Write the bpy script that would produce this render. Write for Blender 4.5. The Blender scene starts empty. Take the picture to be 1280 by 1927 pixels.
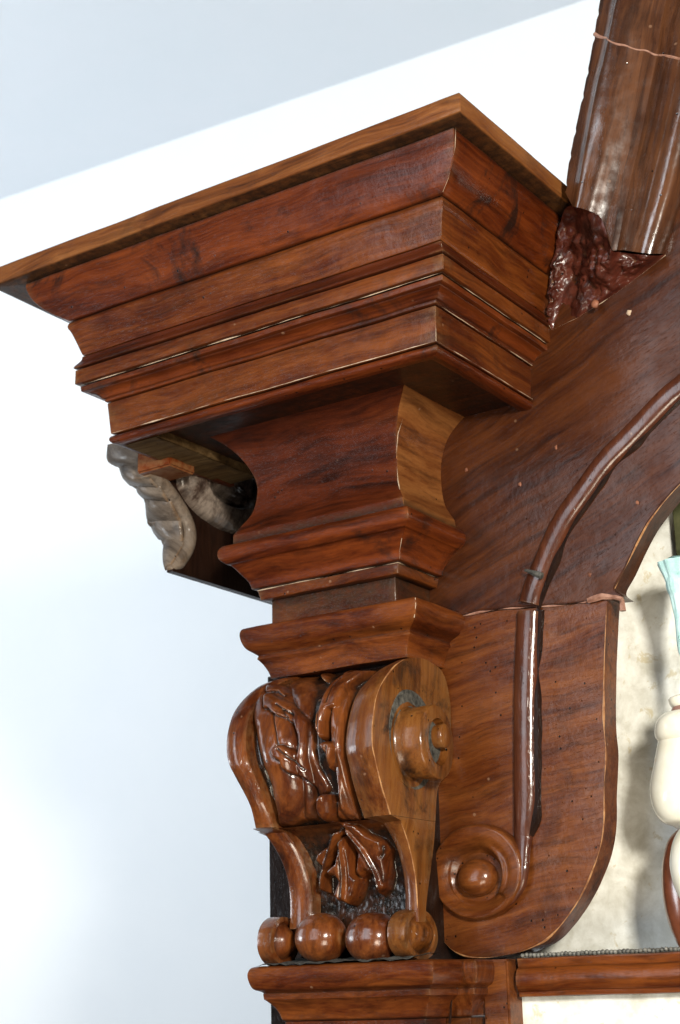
import bpy, bmesh, math, random
import numpy as np
from mathutils import Vector, Matrix, noise
random.seed(7)
S = bpy.context.scene
COL = S.collection

# ------------------------------------------------------------------ camera
F_PX, TH, PI_, RO = 3000.99, math.radians(34.09107), math.radians(17.2595), math.radians(-1.38705)
_c, _s = math.cos(TH), math.sin(TH)
_R0 = Vector((_c, _s, 0)); _D0 = Vector((-_s, _c, 0)); _Z = Vector((0, 0, 1))
CF = _D0 * math.cos(PI_) + _Z * math.sin(PI_)
_U0 = -_D0 * math.sin(PI_) + _Z * math.cos(PI_)
CR = _R0 * math.cos(RO) + _U0 * math.sin(RO)
CU = -_R0 * math.sin(RO) + _U0 * math.cos(RO)
cam_d = bpy.data.cameras.new('camera')
cam = bpy.data.objects.new('camera', cam_d); COL.objects.link(cam)
cam.matrix_world = Matrix(((CR.x, CU.x, -CF.x, 0), (CR.y, CU.y, -CF.y, 0), (CR.z, CU.z, -CF.z, 0), (0, 0, 0, 1)))
cam_d.sensor_fit = 'HORIZONTAL'; cam_d.sensor_width = 36; cam_d.lens = F_PX / 1280 * 36
cam_d.clip_start = 0.05; cam_d.clip_end = 100
cam_d.dof.use_dof = True; cam_d.dof.focus_distance = 2.45; cam_d.dof.aperture_fstop = 9.0
S.camera = cam

# ------------------------------------------------------------------ world, lights, exposure
w = bpy.data.worlds.new('World'); S.world = w; w.use_nodes = True
bg = w.node_tree.nodes['Background']
bg.inputs[0].default_value = (0.80, 0.88, 1.0, 1); bg.inputs[1].default_value = 0.05
S.view_settings.view_transform = 'Standard'; S.view_settings.look = 'None'
S.view_settings.exposure = 0.0; S.view_settings.gamma = 1.0

def area(name, loc, target, sx, sy, power, color):
    l = bpy.data.lights.new(name, 'AREA'); l.shape = 'RECTANGLE'; l.size = sx; l.size_y = sy
    l.energy = power; l.color = color
    o = bpy.data.objects.new(name, l); COL.objects.link(o); o.location = loc
    o.rotation_euler = (Vector(target) - Vector(loc)).to_track_quat('-Z', 'Y').to_euler()
    return o
TGT = (-1.25, 2.15, 0.6)
area('window_light_front', (-1.9, -1.7, 1.45), (-1.7, 2.15, 1.35), 2.0, 3.4, 112, (0.84, 0.92, 1.0))
area('window_light_right', (1.38, -0.52, 0.86), TGT, 0.36, 0.48, 215, (1.0, 0.94, 0.83))
area('floor_bounce_fill', (-0.15, 0.55, -0.75), (-1.3, 2.15, 0.95), 0.8, 0.8, 30, (1.0, 0.88, 0.70))  # added fill below the view, stands in for floor bounce
area('wall_wash_fill', (-6.0, 0.8, 1.3), (-2.6, 4.2, 1.4), 2.4, 2.4, 74, (0.86, 0.92, 1.0))  # added unseen fill that brightens the wall
area('ceiling_wash_fill', (-5.0, 0.6, 0.2), (-3.2, 2.9, 3.3), 1.2, 1.2, 60, (0.86, 0.94, 1.0))  # added unseen fill aimed up to brighten the ceiling

# ------------------------------------------------------------------ helpers
def ray(u, v): return CF + CR * ((u - 640) / F_PX) - CU * ((v - 963.5) / F_PX)
def onY(u, v, Y): r = ray(u, v); return r * (Y / r.y)
def onX(u, v, X): r = ray(u, v); return r * (X / r.x)
def project(p):
    p = Vector(p); d = p.dot(CF); return 640 + F_PX * p.dot(CR) / d, 963.5 - F_PX * p.dot(CU) / d

XL, XR, YF, YB = -1.5771, -1.3225, 2.1237, 2.2289

def wob(p, a=1.0):
    p = Vector(p)
    n1 = noise.noise_vector(p * 9.0);  n2 = noise.noise_vector(p * 42.0 + Vector((7, 3, 1)))
    return p + (n1 * 0.0011 + n2 * 0.00035) * a

def empty(name, loc, parent=None):
    o = bpy.data.objects.new(name, None); COL.objects.link(o); o.location = loc
    o.empty_display_size = .05
    if parent: o.parent = parent
    return o
def tag(o, label, cat, group=None, kind=None):
    if label: o['label'] = label
    if cat: o['category'] = cat
    if group: o['group'] = group
    if kind: o['kind'] = kind
    return o
ALT = None
def world_loc(o):
    v = Vector((0, 0, 0))
    while o: v += Vector(o.location); o = o.parent
    return v
def obj(name, verts, faces, mat, parent=None, uvs=None, wobble=1.0, sharp=38, label=None, subsurf=0):
    """verts are world coordinates; parents carry only translations"""
    org = world_loc(parent) if parent else Vector((0, 0, 0))
    me = bpy.data.meshes.new(name)
    vv = [(wob(v, wobble) if wobble else Vector(v)) for v in verts]
    me.from_pydata([tuple(v - org) for v in vv], [], faces)
    if uvs is not None:
        uvl = me.uv_layers.new(name='grain')
        k = 0
        for f in uvs:
            for uv in f: uvl.data[k].uv = uv; k += 1
    me.validate(); me.update()
    bm = bmesh.new(); bm.from_mesh(me)
    bmesh.ops.recalc_face_normals(bm, faces=bm.faces)
    bm.to_mesh(me); bm.free()
    for p in me.polygons: p.use_smooth = True
    me.set_sharp_from_angle(angle=math.radians(sharp))
    me.materials.append(mat)
    o = bpy.data.objects.new(name, me); COL.objects.link(o)
    if parent: o.parent = parent
    if label: o['label'] = label
    if subsurf:
        m = o.modifiers.new('s', 'SUBSURF'); m.levels = subsurf; m.render_levels = subsurf
    return o
def shift(verts, c): return [Vector(v) + Vector(c) for v in verts]

def bevel_obj(name, bm, mat, parent=None, bev=0.0012, seg=2, wobble=1.0, label=None, sharp=38):
    if bev:
        bmesh.ops.bevel(bm, geom=[e for e in bm.edges if len(e.link_faces) == 2 and e.calc_face_angle(0) > 0.6], offset=bev, segments=seg,
                        affect='EDGES', clamp_overlap=True)
    bm.verts.ensure_lookup_table()
    vs = [v.co.copy() for v in bm.verts]; bm.verts.index_update()
    fs = [[v.index for v in f.verts] for f in bm.faces]; bm.free()
    return obj(name, vs, fs, mat, parent, wobble=wobble, label=label, sharp=sharp)

def box_bm(x0, x1, y0, y1, z0, z1, cuts=0, bm=None):
    bm = bm or bmesh.new()
    r = bmesh.ops.create_cube(bm, size=1)
    for v in r['verts']:
        v.co = Vector((x0 + (v.co.x + .5) * (x1 - x0), y0 + (v.co.y + .5) * (y1 - y0), z0 + (v.co.z + .5) * (z1 - z0)))
    return bm

def catmull(P, n=8, closed=False):
    P = [np.array(p, float) for p in P]; out = []
    N = len(P)
    rng = range(N if closed else N - 1)
    for i in rng:
        p1, p2 = P[i], P[(i + 1) % N]
        p0 = P[i - 1] if (i > 0 or closed) else 2 * p1 - p2
        p3 = P[(i + 2) % N] if (i + 2 < N or closed) else 2 * p2 - p1
        for k in range(n):
            t = k / n
            out.append(0.5 * ((2 * p1) + (-p0 + p2) * t + (2 * p0 - 5 * p1 + 4 * p2 - p3) * t * t + (-p0 + 3 * p1 - 3 * p2 + p3) * t ** 3))
    if not closed: out.append(P[-1])
    return out

# ------------------------------------------------------------------ materials
def new_mat(name):
    m = bpy.data.materials.new(name); m.use_nodes = True
    nt = m.node_tree; nt.nodes.clear()
    out = nt.nodes.new('ShaderNodeOutputMaterial'); b = nt.nodes.new('ShaderNodeBsdfPrincipled')
    nt.links.new(b.outputs[0], out.inputs[0])
    return m, nt, b
class NT:
    def __init__(s, nt): s.nt = nt
    def n(s, t, **kw):
        x = s.nt.nodes.new(t)
        for k, v in kw.items(): setattr(x, k, v)
        return x
    def l(s, a, b): s.nt.links.new(a, b)
    def noise(s, vec, scale, detail=4, rough=.55, dist=0.0):
        x = s.n('ShaderNodeTexNoise'); x.inputs['Scale'].default_value = scale; x.inputs['Detail'].default_value = detail
        x.inputs['Roughness'].default_value = rough; x.inputs['Distortion'].default_value = dist
        s.l(vec, x.inputs['Vector']); return x.outputs['Fac']
    def ramp(s, fac, stops, interp='LINEAR'):
        x = s.n('ShaderNodeValToRGB'); cr = x.color_ramp; cr.interpolation = interp
        while len(cr.elements) < len(stops): cr.elements.new(.5)
        for e, (p, c) in zip(cr.elements, stops):
            e.position = p; e.color = (*c, 1) if len(c) == 3 else c
        s.l(fac, x.inputs[0]); return x.outputs[0]
    def rng(s, fac, a, b, c=0.0, d=1.0):
        x = s.n('ShaderNodeMapRange'); x.clamp = True
        for k, v in zip((1, 2, 3, 4), (a, b, c, d)): x.inputs[k].default_value = v
        s.l(fac, x.inputs[0]); return x.outputs[0]
    def mix(s, fac, a, b, mode='MIX'):
        x = s.n('ShaderNodeMix', data_type='RGBA', blend_type=mode)
        if isinstance(fac, (int, float)): x.inputs[0].default_value = fac
        else: s.l(fac, x.inputs[0])
        for sock, val in ((x.inputs[6], a), (x.inputs[7], b)):
            if isinstance(val, tuple): sock.default_value = (*val, 1)
            else: s.l(val, sock)
        return x.outputs[2]
    def math(s, op, a, b=None):
        x = s.n('ShaderNodeMath', operation=op)
        for i, v in enumerate((a, b)):
            if v is None: continue
            if isinstance(v, (int, float)): x.inputs[i].default_value = v
            else: s.l(v, x.inputs[i])
        return x.outputs[0]

TONE = .49
def wood(name, dark, mid, light, grain='UV', axis=(1, 0, 0), tone=1.0, stain=.35, fleck=1.0, rough=.3, coat=.6, wear=.5, grime_shade=.6, seed=0.0, holes=0.0, fine=1.0, cior=1.5, bump=.42):
    m, nt, b = new_mat(name); N = NT(nt)
    tc = N.n('ShaderNodeTexCoord'); geo = N.n('ShaderNodeNewGeometry')
    if grain == 'UV':
        src = tc.outputs['UV']
        mp = N.n('ShaderNodeMapping'); N.l(src, mp.inputs[0])
        mp.inputs['Scale'].default_value = (3.2, 40, 1); mp.inputs['Location'].default_value = (seed, seed * .7, seed * 1.3)
    else:
        src = geo.outputs['Position']
        mp = N.n('ShaderNodeMapping'); mp.vector_type = 'TEXTURE'; N.l(src, mp.inputs[0])
        q = Vector(axis).to_track_quat('X', 'Z').to_euler()
        mp.inputs['Rotation'].default_value = q
        mp.inputs['Scale'].default_value = (1 / 3.2, 1 / 40, 1 / 40); mp.inputs['Location'].default_value = (seed, seed * .7, seed * 1.3)
    gv = mp.outputs[0]; pos = geo.outputs['Position']
    warp = N.n('ShaderNodeTexNoise'); warp.inputs['Scale'].default_value = 5; N.l(pos, warp.inputs['Vector'])
    wv = N.n('ShaderNodeVectorMath', operation='MULTIPLY_ADD'); N.l(warp.outputs['Color'], wv.inputs[0]); wv.inputs[1].default_value = (.4, 1.6, 1.6); N.l(gv, wv.inputs[2])
    g1 = N.noise(wv.outputs[0], .55, 5, .6, .9)          # broad figure
    g2 = N.noise(wv.outputs[0], 4.0, 6, .7, .2)          # fine grain
    big = N.noise(pos, 6.5, 3, .5)
    mixf = N.math('ADD', N.math('MULTIPLY', g1, .62), N.math('ADD', N.math('MULTIPLY', g2, .42 * fine), N.math('MULTIPLY', big, .30)))
    col = N.ramp(mixf, [(.45, dark), (.60, mid), (.80, light)])
    sk = N.rng(N.noise(wv.outputs[0], 1.3, 5, .62, .4), .50, .68)
    col = N.mix(N.math('MULTIPLY', sk, .55), col, tuple(x * .6 for x in dark))
    # pores: short dark dashes along the grain
    pv = N.n('ShaderNodeVectorMath', operation='MULTIPLY'); N.l(gv, pv.inputs[0]); pv.inputs[1].default_value = (6, 7, 7)
    pores = N.rng(N.noise(pv.outputs[0], 4.0, 2, .5), .62, .72)
    col = N.mix(N.math('MULTIPLY', pores, .45 * fine), col, tuple(x * .3 for x in dark))
    # dark stains in blotches
    st = N.rng(N.noise(pos, 9.0, 6, .66, .8), .54, .66)
    col = N.mix(N.math('MULTIPLY', st, stain), col, (.018, .012, .010))
    # paler rubbed patches
    rb = N.rng(N.noise(pos, 17.0, 6, .7, .3), .58, .78)
    col = N.mix(N.math('MULTIPLY', rb, .14), col, tuple(min(1, x * 1.7 + .01) for x in light))
    # wear, grime and painted shade
    pt = geo.outputs['Pointiness']
    brk = N.noise(pos, 60.0, 4, .7)
    e = N.math('MULTIPLY', N.rng(pt, .525, .60), N.rng(brk, .38, .62))
    col = N.mix(N.math('MULTIPLY', e, wear), col, (.42, .24, .11))
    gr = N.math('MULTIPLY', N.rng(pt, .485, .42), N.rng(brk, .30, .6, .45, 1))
    col = N.mix(N.math('MULTIPLY', gr, grime_shade), col, (.016, .014, .012))
    at_ = N.n('ShaderNodeAttribute'); at_.attribute_name = 'grime_shade'  # groove dirt plus painted shade of slab underside and carved recesses
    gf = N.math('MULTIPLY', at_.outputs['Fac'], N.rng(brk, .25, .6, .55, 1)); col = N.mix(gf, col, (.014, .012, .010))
    # pale flecks, sparse
    vo = N.n('ShaderNodeTexVoronoi'); vo.inputs['Scale'].default_value = 34; N.l(pos, vo.inputs['Vector'])
    vc = N.n('ShaderNodeSeparateColor'); N.l(vo.outputs['Color'], vc.inputs[0])
    dd = N.math('ADD', vo.outputs['Distance'], N.math('MULTIPLY', N.noise(pos, 300, 2), .10))
    fl = N.math('MULTIPLY', N.rng(dd, .16, .11), N.rng(vc.outputs[0], .86, .88))
    col = N.mix(N.math('MULTIPLY', fl, .6 * fleck), col, (.42, .25, .16))
    # worm holes / dents
    vh = N.n('ShaderNodeTexVoronoi'); vh.inputs['Scale'].default_value = 70; N.l(pos, vh.inputs['Vector'])
    hc = N.n('ShaderNodeSeparateColor'); N.l(vh.outputs['Color'], hc.inputs[0])
    hl = N.math('MULTIPLY', N.rng(vh.outputs['Distance'], .15, .10), N.rng(hc.outputs[1], .90 - holes * .1, .92 - holes * .1))
    col = N.mix(hl, col, (.006, .004, .003))
    tone *= TONE
    col = N.mix(1.0, col, (tone * 1.0, tone * .93, tone * .84), 'MULTIPLY')
    N.l(col, b.inputs['Base Color'])
    rr = N.math('ADD', N.rng(N.noise(pos, 26, 5, .7), .3, .75, rough + .05, rough + .22), N.math('MULTIPLY', gr, .25))
    N.l(rr, b.inputs['Roughness'])
    b.inputs['Specular IOR Level'].default_value = .07
    N.l(N.rng(N.noise(pos, 15, 5, .6), .35, .65, coat * .40, coat * .9), b.inputs['Coat Weight'])
    N.l(N.rng(N.noise(pos, 40, 4, .6), .3, .7, .09, .24), b.inputs['Coat Roughness'])
    b.inputs['Coat IOR'].default_value = cior
    # bump
    bh = N.math('ADD', N.math('MULTIPLY', g2, .35), N.math('ADD', N.math('MULTIPLY', N.noise(pos, 55, 4, .6), .9), N.math('MULTIPLY', pores, -.25)))
    bh = N.math('SUBTRACT', bh, N.math('MULTIPLY', hl, 2.0))
    bu = N.n('ShaderNodeBump'); bu.inputs['Strength'].default_value = bump; bu.inputs['Distance'].default_value = .0014
    N.l(bh, bu.inputs['Height']); N.l(bu.outputs[0], b.inputs['Normal']); N.l(bu.outputs[0], b.inputs['Coat Normal'])
    return m

D1, M1, L1 = (.020, .0050, .0024), (.120, .0250, .0058), (.30, .085, .017)
M = {}
M['walnut'] = wood('walnut', D1, M1, L1)
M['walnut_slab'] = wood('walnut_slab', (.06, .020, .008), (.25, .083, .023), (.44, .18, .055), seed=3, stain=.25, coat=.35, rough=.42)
M['walnut_cyma'] = wood('walnut_cyma', (.016, .0045, .0025), (.115, .021, .005), (.27, .060, .012), seed=5, stain=.85)
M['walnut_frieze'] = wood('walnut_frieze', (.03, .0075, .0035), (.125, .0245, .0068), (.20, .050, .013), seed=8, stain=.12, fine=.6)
M['walnut_upper_board'] = wood('walnut_upper_board', (.018, .0055, .0025), (.105, .027, .0075), (.20, .060, .016), 'OBJ', (1, 0, .42), tone=.68, seed=1, stain=.25, coat=.5, rough=.36, wear=0, grime_shade=0)
M['walnut_lower_board'] = wood('walnut_lower_board', (.028, .008, .0035), (.145, .038, .0098), (.29, .095, .023), 'OBJ', (1, 0, .12), seed=2, stain=.3, holes=.5, wear=0, grime_shade=0)
M['walnut_scroll'] = wood('walnut_scroll', (.026, .0075, .0035), (.140, .036, .009), (.30, .095, .022), 'OBJ', (1, 0, .12), seed=2, stain=.4, holes=.3, coat=.9, rough=.3, grime_shade=.8)
M['walnut_vertical'] = wood('walnut_vertical', D1, M1, L1, 'OBJ', (0, 0, 1), seed=4, stain=.35, coat=.8, rough=.24)
M['walnut_carved'] = wood('walnut_carved', (.02, .0055, .0028), (.125, .029, .007), (.30, .09, .02), 'OBJ', (0, .15, 1), seed=6, stain=.35, coat=1.0, rough=.25, wear=.55, grime_shade=1.0, holes=.3, cior=1.65, bump=.3)
M['walnut_lit'] = wood('walnut_lit', (.075, .024, .006), (.30, .098, .020), (.50, .21, .052), 'OBJ', (0, .2, 1), seed=9, stain=.9, tone=.72, coat=.75, rough=.27, holes=.5, grime_shade=1.0)  # same wood as the band, with warm side light painted into the colour
M['walnut_band_shaded'] = wood('walnut_band_shaded', (.04, .012, .0045), (.18, .052, .013), (.33, .13, .033), 'OBJ', (0, .2, 1), seed=19, stain=.4, coat=.75, rough=.27)  # front copy of the volute wood, painted darker as its less lit face
M['walnut_bead'] = wood('walnut_bead', (.03, .010, .007), (.10, .030, .016), (.17, .055, .026), 'OBJ', (0, 0, 1), seed=11, stain=.2, coat=1.0, rough=.3, cior=1.6, bump=.25)
M['walnut_gloss'] = wood('walnut_gloss', (.022, .0085, .0045), (.095, .036, .017), (.20, .08, .033), 'UV', seed=12, stain=.25, coat=1.1, rough=.25, cior=2.0, bump=.16)
M['red_wax'] = wood('red_wax', (.012, .004, .003), (.085, .018, .011), (.19, .05, .03), 'OBJ', (1, 0, 1), seed=13, stain=.6, coat=.6, rough=.34, fleck=2)
M['dark_body'] = wood('dark_body', (.008, .004, .003), (.022, .010, .007), (.04, .018, .011), 'OBJ', (0, 0, 1), seed=14, coat=.3, wear=0, grime_shade=0)
M['grey_carved'] = wood('grey_carved', (.06, .048, .04), (.19, .155, .13), (.36, .31, .27), 'OBJ', (1, 0, -.8), seed=15, stain=.3, coat=.35, rough=.45, grime_shade=1.0)
M['dark_polished'] = wood('dark_polished', (.02, .014, .011), (.09, .06, .048), (.40, .34, .30), 'OBJ', (1, 0, .4), seed=16, stain=.5, coat=1.0, rough=.25)  # pale end of the ramp paints in cloudy grey reflections
M['rough_wood'] = wood('rough_wood', (.03, .02, .01), (.13, .075, .03), (.26, .17, .08), 'OBJ', (1, 0, 0), seed=17, stain=.7, coat=.0, rough=.7, wear=0, grime_shade=0)

def plain(name, c1, c2, scale=20, rough=.6, bump=.3, coat=0, spots=None, spec=.4, dist=.002):
    m, nt, b = new_mat(name); N = NT(nt); geo = N.n('ShaderNodeNewGeometry'); pos = geo.outputs['Position']
    f = N.noise(pos, scale, 6, .65, .3)
    col = N.ramp(f, [(.35, c1), (.68, c2)])
    if spots:
        st = N.rng(N.noise(pos, spots[1], 5, .7, .5), spots[2], spots[2] + .06)
        col = N.mix(N.math('MULTIPLY', st, spots[3]), col, spots[0])
    N.l(col, b.inputs['Base Color']); b.inputs['Roughness'].default_value = rough
    b.inputs['Coat Weight'].default_value = coat; b.inputs['Coat Roughness'].default_value = .15
    b.inputs['Specular IOR Level'].default_value = spec
    if bump:
        bu = N.n('ShaderNodeBump'); bu.inputs['Strength'].default_value = bump; bu.inputs['Distance'].default_value = dist
        N.l(N.noise(pos, scale * 3, 5, .6), bu.inputs['Height']); N.l(bu.outputs[0], b.inputs['Normal'])
    return m
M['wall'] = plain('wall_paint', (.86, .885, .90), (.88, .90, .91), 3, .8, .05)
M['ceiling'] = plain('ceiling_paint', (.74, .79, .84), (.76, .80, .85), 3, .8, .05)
M['cream_panel'] = plain('cream_panel', (.50, .49, .42), (.80, .81, .76), 20, .6, .35, spots=((.42, .33, .14), 34, .60, .5))
M['edge_wood'] = plain('edge_wood', (.16, .06, .022), (.42, .22, .09), 60, .35, .3)
M['chip_wood'] = plain('chip_wood', (.12, .04, .018), (.24, .09, .045), 80, .6, .3)
M['filler'] = plain('pale_filler', (.30, .20, .12), (.55, .42, .30), 90, .7, .5)
M['pink_filler'] = plain('pink_filler', (.16, .07, .045), (.36, .20, .14), 60, .5, .5)
M['grime_shade'] = plain('grey_grime_shade', (.012, .012, .010), (.10, .095, .08), 90, .8, .9)  # packed dirt; also the painted shade of the knob rings
M['lead_bead'] = plain('grey_bead', (.03, .03, .025), (.22, .21, .18), 120, .45, .3)
M['cream_stone'] = plain('cream_stone', (.62, .58, .44), (.78, .76, .66), 9, .22, .05, coat=.6, spots=((.62, .36, .20), 7, .60, .5))
M['brown_stone'] = plain('brown_stone', (.10, .028, .012), (.20, .06, .028), 16, .25, .1, coat=.6)
M['rose_stone'] = plain('rose_stone', (.26, .14, .11), (.40, .24, .19), 20, .3, .1, coat=.5)
M['turquoise'] = plain('turquoise_paint', (.20, .38, .36), (.48, .66, .64), 22, .35, .4, coat=.4, spots=((.02, .13, .11), 48, .63, .9))
M['olive'] = plain('olive_paint', (.03, .035, .012), (.09, .09, .04), 30, .5, .3)

# ------------------------------------------------------------------ room
def quad_slab(name, pts, thick, mat, label=None):
    a, b, c, d = [Vector(p) for p in pts]
    n = (b - a).cross(d - a).normalized() * thick
    vs = [a, b, c, d, a + n, b + n, c + n, d + n]
    fs = [(0, 1, 2, 3), (7, 6, 5, 4), (0, 4, 5, 1), (1, 5, 6, 2), (2, 6, 7, 3), (3, 7, 4, 0)]
    o = obj(name, vs, fs, mat, wobble=0); o['kind'] = 'structure'; return o
H = 3.3
p1 = ray(0, 375) * (H / ray(0, 375).z); p2 = ray(1100, 0) * (H / ray(1100, 0).z)
wd = (p2 - p1); wd.z = 0; wd.normalize()
A = p1 - wd * 4.0; B = p2 + wd * 4.0; wn = Vector((-wd.y, wd.x, 0))
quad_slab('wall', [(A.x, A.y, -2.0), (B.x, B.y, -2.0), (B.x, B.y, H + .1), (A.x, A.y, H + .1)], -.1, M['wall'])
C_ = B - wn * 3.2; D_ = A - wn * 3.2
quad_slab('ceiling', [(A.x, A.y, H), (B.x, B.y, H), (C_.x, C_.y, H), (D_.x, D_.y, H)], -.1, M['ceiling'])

# ------------------------------------------------------------------ the altarpiece
ALT = empty('carved_altarpiece', (-1.44, 2.23, -0.9))
tag(ALT, 'dark varnished walnut altarpiece with projecting cornice, scrolled bracket and curved boards', 'altarpiece')

# ---- mitred sweeps round three sides; profile point = (d_left, d_front, d_right, z, flag)
def build_profile(pts, rnd=.0012, n=6):
    out = []; i = 0; N_ = len(pts)
    # split into runs at 'k' points
    dense = []
    run = [pts[0]]
    for p in pts[1:]:
        run.append(p)
        if p[4] == 'k':
            q = [np.array(x[:4], float) for x in run]
            if len(q) == 2: seg = [q[0], q[1]]
            else: seg = catmull(q, n)
            dense.append(seg); run = [p]
    for j, seg in enumerate(dense):
        s = [x.copy() for x in seg]
        def pull(a, b):
            L = math.hypot(a[1] - b[1], a[3] - b[3]); t = min(.4, rnd / max(L, 1e-6)); return a + (b - a) * t
        corner_in = j > 0; corner_out = j < len(dense) - 1
        s0 = s[0].copy()
        if corner_in:
            a = pull(s[0], s[1])
            out.append(.25 * prev + .5 * s0 + .25 * a); s[0] = a
        if corner_out:
            prev = pull(s[-1], s[-2]); s[-1] = prev
        out += s
    return out
def sweep(name, pts, mat, parent=None, yend=None, rnd=.0012, seed=0, label=None, step=.02, chamf=.0011, left=True, soot_shade_z=None):
    yend = YB + .012 if yend is None else yend
    prof = build_profile(pts, rnd)
    cum = [0]
    for a, b in zip(prof, prof[1:]): cum.append(cum[-1] + math.hypot(a[1] - b[1], a[3] - b[3]))
    nl = max(2, int((yend - YF + .2) / step)); nf = max(2, int((XR - XL + .4) / step))
    cols = []
    for k in range(nl + 1): cols.append((0, k / nl))
    for k in range(nf + 1): cols.append((1, k / nf))
    for k in range(nl + 1): cols.append((2, k / nl))
    def P(p, side, t):
        xl, y, xr = XL - p[0], YF - p[1], XR + p[2]
        if side == 0: return Vector((xl, yend + (y + chamf - yend) * t, p[3]))
        if side == 1: return Vector((xl + chamf + (xr - xl - 2 * chamf) * t, y, p[3]))
        return Vector((xr, y + chamf + (yend - y - chamf) * t, p[3]))
    vs = []; 
    for (sd, t) in cols:
        for p in prof: vs.append(P(p, sd, t))
    n = len(prof); fs = []; uvs = []
    for c in range(len(cols) - 1):
        sd, t = cols[c]; sd2, t2 = cols[c + 1]
        if sd != sd2: t2 = t + .001
        Ls = (yend - YF + .1, XR - XL + .3, yend - YF + .1)[sd]
        for i in range(n - 1):
            a = c * n + i; fs.append((a, a + 1, a + n + 1, a + n))
            u0 = seed + sd * 7.3 + t * Ls; u1 = seed + sd * 7.3 + t2 * Ls
            uvs.append(((u0, cum[i] + sd), (u0, cum[i + 1] + sd), (u1, cum[i + 1] + sd), (u1, cum[i] + sd)))
    # caps: top and bottom fans as inner rectangles (a plain lid)
    for i, flip in ((0, False), (n - 1, True)):
        idx = [c * n + i for c in range(len(cols))]
        fs.append(idx); uvs.append([(vs[k].x, vs[k].y) for k in idx])
    o = obj(name, vs, fs, mat, parent or ALT, uvs=uvs, label=label)
    tot = cum[-1]; cv = [0.0] * n
    for i in range(1, n - 1):
        a = np.array([prof[i][1] - prof[i - 1][1], prof[i][3] - prof[i - 1][3]]); b = np.array([prof[i + 1][1] - prof[i][1], prof[i + 1][3] - prof[i][3]])
        cr_ = (a[0] * b[1] - a[1] * b[0]) / (np.linalg.norm(a) * np.linalg.norm(b) + 1e-9)
        cv[i] = cr_
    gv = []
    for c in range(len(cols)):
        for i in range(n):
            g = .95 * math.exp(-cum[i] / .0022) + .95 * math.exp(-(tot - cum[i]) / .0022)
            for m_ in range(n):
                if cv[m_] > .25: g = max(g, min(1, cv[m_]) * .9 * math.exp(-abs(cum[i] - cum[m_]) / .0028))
            if soot_shade_z is not None and prof[i][3] < soot_shade_z: g = max(g, .8)  # underside shade painted in as darkening, together with soot
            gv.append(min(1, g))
    at_ = o.data.attributes.new('grime_shade', 'FLOAT', 'POINT')
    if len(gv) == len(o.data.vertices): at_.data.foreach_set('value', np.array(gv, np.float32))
    return o

k, s = 'k', 's'
SLABT = 1.300; 
cornice = empty('cornice', (-1.44 + 1.44, 0, 0), ALT); cornice.location = (0, -.2, 2.0)
sweep('top_slab', [(.420, .285, .310, 1.2975, k), (.424, .289, .314, 1.2955, s), (.424, .2885, .314, 1.2670, k), (.418, .284, .310, 1.2650, k), (.33, .245, .27, 1.2605, k)], M['walnut_slab'], cornice, seed=.3, soot_shade_z=1.2655)
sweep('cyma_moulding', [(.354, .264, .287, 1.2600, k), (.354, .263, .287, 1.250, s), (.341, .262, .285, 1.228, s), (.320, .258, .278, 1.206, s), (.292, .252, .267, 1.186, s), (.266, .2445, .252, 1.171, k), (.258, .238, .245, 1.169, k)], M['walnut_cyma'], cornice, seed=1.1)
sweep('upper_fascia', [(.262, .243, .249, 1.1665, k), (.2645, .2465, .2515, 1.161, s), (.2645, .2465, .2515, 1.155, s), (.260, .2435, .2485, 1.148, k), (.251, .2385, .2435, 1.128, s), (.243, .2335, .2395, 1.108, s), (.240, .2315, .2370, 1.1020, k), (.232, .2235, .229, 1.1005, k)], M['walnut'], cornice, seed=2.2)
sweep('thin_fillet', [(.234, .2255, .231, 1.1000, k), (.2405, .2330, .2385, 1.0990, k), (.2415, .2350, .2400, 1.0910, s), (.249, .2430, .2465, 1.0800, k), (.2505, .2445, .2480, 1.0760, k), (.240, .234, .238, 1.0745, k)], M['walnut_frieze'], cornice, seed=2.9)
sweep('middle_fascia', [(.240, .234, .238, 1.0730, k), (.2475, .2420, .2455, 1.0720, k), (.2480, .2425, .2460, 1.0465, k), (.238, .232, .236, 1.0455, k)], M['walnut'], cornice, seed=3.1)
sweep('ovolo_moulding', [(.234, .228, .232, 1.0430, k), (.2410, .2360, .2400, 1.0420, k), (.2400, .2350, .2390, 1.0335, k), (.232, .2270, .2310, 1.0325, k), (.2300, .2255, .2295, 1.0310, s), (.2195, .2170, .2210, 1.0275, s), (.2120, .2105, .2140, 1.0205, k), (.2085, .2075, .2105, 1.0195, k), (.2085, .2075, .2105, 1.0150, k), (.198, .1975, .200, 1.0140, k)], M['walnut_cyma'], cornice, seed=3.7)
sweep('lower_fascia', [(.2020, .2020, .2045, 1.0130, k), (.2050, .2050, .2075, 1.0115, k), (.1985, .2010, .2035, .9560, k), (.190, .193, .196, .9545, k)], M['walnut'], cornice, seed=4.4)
sweep('bead_strip', [(.192, .195, .198, .9530, k), (.198, .201, .204, .9510, s), (.2005, .2035, .2065, .9455, s), (.198, .201, .204, .9400, s), (.190, .193, .196, .9375, k), (.178, .180, .183, .9385, k), (.174, .176, .179, .9720, k), (.05, .05, .05, .9730, k)], M['walnut_cyma'], cornice, seed=5.2)

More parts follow.
